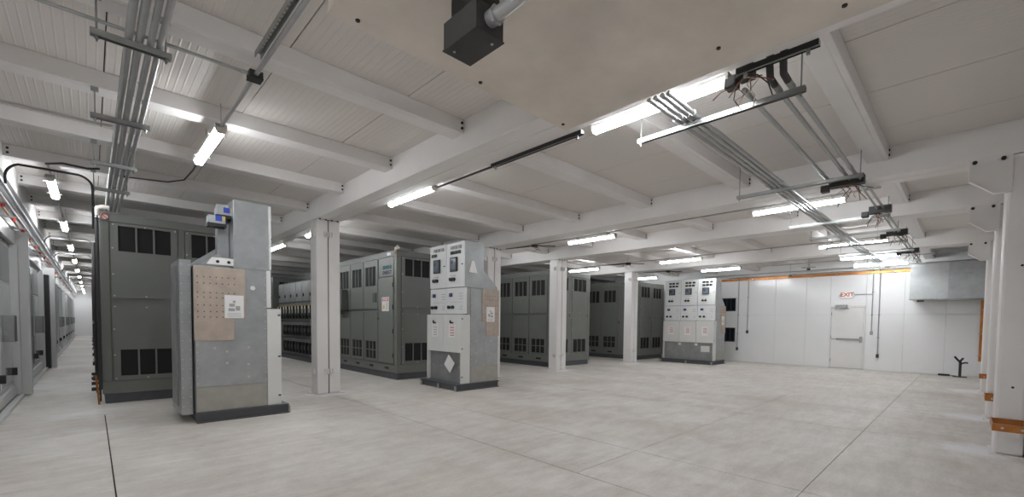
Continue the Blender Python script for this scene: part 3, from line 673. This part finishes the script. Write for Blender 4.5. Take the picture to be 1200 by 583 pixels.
# ================================================================== SWITCHGEAR
def switchgear(label, origin, n, cw, sx=1, rear=False, style=0):
    t = thing('switchgear_cabinet', label, 'switchgear', origin)
    W = n*cw; y0 = .05; y1 = y0+W
    def B(): return MB(sx)
    fx = .12 if sx > 0 else .08; sxd = .34 if sx > 0 else .255
    k = B().box(0, 1.05, 0, .06, 0, .015).box(0, 1.05, 0, .06, .115, .13).box(0, 1.05, .04, .06, .015, .115)
    k.box(0, 1.05, y1+.0, y1+.06, 0, .13).box(0, .06, .06, y1, .115, .13).box(.03, .06, .06, y1, 0, .115).box(.98, 1.04, .06, y1, 0, .13)
    k.build('base_skid', 'skid', t)
    B().box(.06, .98, .06, y1, .118, .129).build('skid_deck', 'skid', t)
    for y in (.02, W/2, y1-.02): B().box(-.02, 0, y, y+.05, 0, .1).build('anchor_foot', 'galv_beige', t)
    # body
    B().box(sxd, 1.05, y0+.002, y1, .13, 2.0).build('body', 'galv_dull', t, None, .003)
    B().box(fx, sxd-.002, y0, y0+.03, .13, 1.47).build('side_cheek', 'light_grey', t, None, .004)
    B().box(fx, sxd-.002, y1-.03, y1, .13, 1.47).build('side_cheek', 'light_grey', t, None, .004)
    lp = B().box(fx+.07, sxd-.01, y0+.03, y1-.03, .13, .73).build('lower_panel', 'galv_dull', t)
    m = B()
    for q in range(2*n): m.box(fx+.062, fx+.07, y0+.15+q*(W-.3)/(2*n-1)-.012, y0+.15+q*(W-.3)/(2*n-1)+.012, .42, .445)
    m.build('screw_row', 'screw', lp)
    for q in range(n):
        a = y0+q*cw; b = a+cw
        ld = B().box(fx, sxd-.01, a+.004 if q else a+.03, b-.004 if q < n-1 else b-.03, .73, 1.475).build('lower_door', 'light_grey', t, None, .004)
        mid = (a+b)/2
        nt_ = B().box(fx-.004, fx, mid-.11, mid+.11, 1.02 if style == 0 else .98, 1.3 if style == 0 else 1.27).build('notice', 'paper', ld)
        m = B()
        for j in range(4): m.box(fx-.006, fx-.004, mid-.08, mid+.05, 1.06+j*.05, 1.075+j*.05)
        m.build('notice_lines', 'red' if (q == 0 or style) else 'ink', nt_)
        if style == 0:
            B().box(fx-.03, fx, mid-.04, mid+.04, 1.3, 1.325).box(fx-.05, fx-.03, mid-.01, mid+.01, 1.3, 1.36).build('handle', 'black', ld)
        # mimic panel
        mp = B().box(.2, .26, a+.004, b-.004, 1.49, 2.0).build('mimic_panel', 'panel_grey', t, None, .003)
        r_ = B().box(.185, .2, mid+.1, mid+.2, 1.83, 1.9).build('relay', 'black', mp); B().box(.183, .185, mid+.12, mid+.18, 1.845, 1.885).build('relay_screen', 'blue', r_)
        m = B()
        for j in range(3): m.box(.197, .2, mid-.25, mid-.12, 1.78+j*.05, 1.79+j*.05)
        m.box(.197, .2, a+.06, b-.12, 1.715, 1.72).box(.197, .2, mid-.2, mid-.195, 1.55, 1.66).box(.197, .2, mid-.25, mid-.1, 1.58, 1.585).box(.197, .2, mid-.24, mid-.15, 1.63, 1.636)
        m.build('mimic_lines', 'ink', mp)
        m = B(); m.tube([(.2, mid+.2, 1.62), (.16, mid+.2, 1.62)], .035, 10).tube([(.2, mid+.07, 1.62), (.16, mid+.07, 1.62)], .035, 10).build('control_knob', 'black', mp)
        # upper control door
        ud = B().box(.19, .22, a+.006, b-.006, 2.015, 2.89).build('control_door', 'panel_grey', t, None, .005)
        for j, (z, ys) in enumerate(((2.76, (-.16, -.02, .1)), (2.66, (-.14, -.02, .1) if q == 0 or style else (.1, .18)))):
            for yy in ys: B().box(.17, .19, mid+yy-.05, mid+yy+.04, z, z+.06).build('indicator', 'black' if style or j else 'ink', ud)
        s_ = B().box(.155, .19, mid-.09, mid+.14, 2.32 if not style else 2.38, 2.6).build('protection_relay', 'dark_box', ud, None, .01)
        B().box(.151, .155, mid-.06, mid+.1, 2.36 if not style else 2.41, 2.57).build('relay_face', 'screen', s_)
        B().box(.15, .151, mid+.03, mid+.09, 2.47, 2.54).build('relay_screen', 'wire_black', s_)
        for yy in (.12, .02): 
            B().tube([(.19, mid+yy, 2.17), (.14, mid+yy, 2.17)], .035, 10).build('switch_knob', 'black', ud)
            B().box(.185, .19, mid+yy-.03, mid+yy+.03, 2.235, 2.255).build('name_tag', 'ink', ud)
        B().tube([(.19, a+.06, 2.45), (.17, a+.06, 2.45)], .012, 8).build('lock', 'black', ud)
    B().box(.262, sxd, y0+.004, y1-.004, 1.475, 2.0).build('mimic_box', 'galv_dull', t)
    B().box(.222, .67 if sx > 0 else .63, y0, y1, 2.002, 2.9).build('control_box', 'galv', t, None, .004)
    bx_ = .67 if sx > 0 else .63
    B().prism([(bx_+.002, 2.002), (1.04, 2.002), (1.04, 2.04), (bx_+.002, 2.38)], 'y', y0+(.02 if sx > 0 else .38), y1-.02).build('sloped_hood', 'galv', t)
    # side cladding (near side)
    zc = .45
    B().box(sxd+.005, 1.045, y0-.006, y0, .135, zc).build('side_plate', 'galv_beige', t, None, .002)
    B().box(sxd+.005, 1.045, y0-.004, y0, zc+.004, 1.99).build('side_plate', 'galv', t, None, .002)
    pl = [(.62 if sx > 0 else .51, 1.99), (1.06, 1.99), (1.06, 1.05), (.72 if sx > 0 else .64, 1.05), (.72 if sx > 0 else .64, 1.34), (.62 if sx > 0 else .51, 1.34)]
    tp = B().prism(pl, 'y', y0-.016, y0-.006).build('tan_plate', 'tan_plate', t, None, .002)
    m = B()
    for i in range(7):
        for z in (1.86, 1.78, 1.66, 1.6, 1.5, 1.42, 1.35):
            x = 1.02-i*.065
            if x > (.64 if sx > 0 else .55): m.box(x-.006, x+.006, y0-.0185, y0-.016, z-.006, z+.006)
    m.build('hole_row', 'dark_gap', tp)
    px = .73 if sx > 0 else .53
    pp = B().box(px, px+.21, y0-.019, y0-.016, 1.34, 1.64).build('paper_notice', 'paper', tp)
    m = B(); m.box(px+.09, px+.12, y0-.0195, y0-.019, 1.54, 1.57).box(px+.1, px+.16, y0-.0195, y0-.019, 1.49, 1.53).box(px+.04, px+.09, y0-.0195, y0-.019, 1.44, 1.5).box(px+.1, px+.17, y0-.0195, y0-.019, 1.43, 1.47)
    for j in range(4): m.box(px+.03, px+.18, y0-.0195, y0-.019, 1.36+j*.014, 1.364+j*.014)
    m.build('notice_lines', 'ink', pp)
    m = B()
    for z in [.5+.1*i for i in range(15)]:
        for x in (sxd+.02, 1.03): m.box(x-.007, x+.007, y0-.01, y0-.004, z-.007, z+.007)
    for (x, z) in ((.72, .9), (.72, .75), (.48, .95), (.48, .72), (.48, .55), (.85, .95)): m.box(x-.014, x+.014, y0-.01, y0-.004, z-.014, z+.014)
    m.build('rivet_row', 'screw', t)
    B().box(fx+.01, fx+.04, y0-.01, y0, 1.38, 1.4).box(fx+.01, fx+.04, y0-.01, y0, .8, .82).box(fx+.01, fx+.04, y0-.01, y0, .25, .27).build('hinge_pin', 'dark_box', t)
    if rear:
        rc = B().box(1.065, 1.185, y0+.12, y1-.28, .1, 2.07).build('rear_cover', 'galv', t, None, .004)
        B().box(1.07, 1.18, y0+.114, y0+.12, .1, 2.07).build('cover_flange', 'galv', rc)
        m = B()
        for z in [.2+.12*i for i in range(16)]: m.box(1.08, 1.094, y0+.108, y0+.114, z, z+.014); m.box(1.155, 1.17, y0+.108, y0+.114, z, z+.014)
        m.build('rivet_row', 'screw', rc)
        for j in range(1): B().box(1.187, 1.2, y0+.3, y1-.4, .2, 2.0).build('cover_panel', 'galv_dull', rc)
    return t
SB = switchgear('light grey two-section switchgear with tan side plate in the middle of the floor', (4.85, 6.86, 0), 2, .605)
# loose diamond paper and cone notice on it
p = Matrix.Rotation(math.radians(45), 4, 'X')
o = MB().box(.0, .003, -.13, .13, -.13, .13).build('diamond_placard', 'paper', SB, (.108, .42, .5)); o.rotation_euler = (math.radians(38), 0, 0)
MB().prism([(.3, 2.3), (.5, 2.28), (.42, 2.52), (.36, 2.52)], 'y', .035, .05).build('side_placard', 'paper', SB)
SCG = switchgear('three-section light grey switchgear standing before the back wall', (14.42, 5.96, 0), 3, .61, 1, False, 1)
MB().box(.182, .19, .2, .5, .42, .62).build('placard', 'paper', SCG)
for k in range(2): MB().box(.17, .19, .62+.6*k, .72+.6*k, .62, .7).build('name_plate', 'paper', SCG)
SA = switchgear('tall galvanized switchgear seen from its side at the left', (1.96, 6.86, 0), 2, .605, -1, True)
# risers and small parts behind the tall box of it
MB(-1).box(.635, .76, .3, .42, 2.02, 2.86).build('rear_duct', 'galv', SA)
MB(-1).prism([(.64, 2.02), (.98, 2.02), (.76, 2.2)], 'y', .25, .28).build('gusset', 'galv_bright', SA)
b_ = MB(-1).prism([(.63, 2.03), (.92, 2.03), (.86, 2.12), (.63, 2.12)], 'y', .075, .085).build('lifting_plate', 'paper', SA)
for x in (.68, .8): MB(-1).tube([(x, .074, 2.07), (x, .076, 2.07)], .02, 10).build('lifting_hole', 'black', b_)
MB(-1).tube([(.42, .044, 1.75), (.42, .046, 1.75)], .03, 14).build('maker_badge', 'paper', SA)
for k, (x, y, z) in enumerate(((.6, .21, 2.69), (.69, .2, 2.57))):
    t = thing('sensor_box', ['upper small grey box with blue sticker beside the tall galvanized riser', 'lower small grey box with blue sticker beside the tall galvanized riser'][k], 'sensor', (1.96-x-.1, 6.86+y, z), 'small boxes with blue stickers')
    MB().box(-.09, .09, -.08, .1, 0, .1).build('body', 'galv', t, None, .004); MB().box(-.102, .102, -.082, .102, -.04, 0).build('base', 'black', t); MB().box(-.02, .05, -.084, -.08, .03, .1).build('sticker', 'blue', t)
    MB().box(.06, .085, -.084, -.08, .05, .09).build('sticker', 'yellow', t)

# ================================================================== CORRIDOR ENCLOSURES (left wall)
def enclosure(k, y0, y1):
    t = thing('relay_enclosure', 'glossy metal enclosure along the left corridor wall, %s from the camera' % ORD[k], 'enclosure', (0, y0, 0), 'corridor enclosures')
    L = y1-y0
    MB().box(-.98, -.96, 0, L, .05, 2.75).build('back_panel', 'frame_alu', t)
    for a in (0, L-.13): MB().box(-.96, -.83 if a else -.86, a, a+.12, .05, 2.5).build('post', 'frame_alu', t, None, .006)
    MB().box(-.96, -.86, 0, L, 2.5, 2.75).build('header', 'frame_alu', t, None, .005)
    MB().box(-.96, -.88, .12, L-.13, .05, .2).build('sill', 'frame_alu', t)
    n = max(1, round((L-.25)/1.5)); wd_ = (L-.25)/n
    for j in range(n):
        a = .12+j*wd_
        dd = MB().box(-.955, -.92, a+.01, a+wd_-.01, .2, 2.49).build('door', 'frame_alu', t, None, .004)
        MB().box(-.92, -.917, a+.07, a+wd_-.07, .28, 1.83).build('lower_sheet', 'steel_gloss', dd); MB().box(-.92, -.917, a+.07, a+wd_-.07, 1.86, 2.42).build('upper_pane', 'steel_gloss' if (j+k) % 2 == 0 else 'glass_dark', dd)
        MB().box(-.92, -.86, a+wd_-.16, a+wd_-.1, .38, .5).build('handle', 'dark_box', dd, None, .006)
        if (j+k) % 2: MB().box(-.917, -.8, a+.3, a+.6, .95, 1.35).build('panel_box', 'strut', dd, None, .006)
ys = [5.6, 11.2, 12.3, 16.6, 17.4, 20.4, 23.4, 26.4, 29.4, 32.4, 35.4, 38.4, 41.4, 44.4]
k = 0
for a, b in zip(ys[:-1], ys[1:]):
    if b-a < .9 or (a, b) == (11.2, 12.3): continue
    enclosure(k, a, b); k += 1
t = thing('door_post', 'pale double post between the two nearest corridor enclosures', 'post', (0, 11.25, 0)); MB().box(-.95, -.72, 0, .12, .02, 2.75).build('post', 'frame_alu', t, None, .006); MB().box(-.95, -.8, .16, .95, .05, 2.75).build('panel', 'steel_gloss', t, None, .006)
t = thing('door_post', 'pale post beside the dark gap along the corridor enclosures', 'post', (0, 17.0, 0)); MB().box(-.95, -.66, 0, .35, .0, 2.6).build('post', 'frame_alu', t, None, .006); MB().box(-.95, -.75, -.35, -.02, .02, 2.4).build('dark_panel', 'dark_box', t)
# pipes with red clips above the enclosures
for j, (x, z, rr, mm) in enumerate(((-.78, 2.86, .02, 'conduit'), (-.74, 2.96, .025, 'galv'), (-.8, 2.77, .014, 'copper'))):
    conduit(['middle grey pipe above the corridor enclosures', 'upper galvanized pipe above the corridor enclosures', 'thin copper pipe above the corridor enclosures'][j], [(x, 5, z), (x, YF-.1, z)], rr, 'corridor wall pipes', mm, 'pipe')
for k in range(14):
    y = 8.6+k*1.15 if k < 8 else 17.8+(k-7)*2.6
    t = thing('pipe_clip', 'red pipe clip above the corridor enclosures, %s from the camera' % ORD[k], 'clip', (-.78, y, 2.75), 'red pipe clips')
    MB().box(-.06, .07, -.02, .02, -.02, .0).box(-.18, -.06, -.02, .02, -.02, .02).build('bracket', 'strut', t); MB().tube([(.03, 0, -.02), (.03, 0, -.06)], .02, 8).build('cap', 'red', t)

t = thing('red_cap', 'small red capped stub on the right wall beside the nearest wall column', 'cap', (6.2, YR, .36))
MB().tube([(0, 0, 0), (0, .03, 0)], .016, 8).build('stub', 'conduit', t); MB().tube([(0, .03, 0), (0, .06, 0)], .024, 10).build('cap', 'red', t)

for o in bpy.data.objects:
    n = o.name.split('.')[0]
    if o.parent and (n.endswith('_row') or n.endswith('_lines') or n in ('bolt_pair', 'latch', 'hinge_pin', 'hinge_row')): o['kind'] = 'stuff'
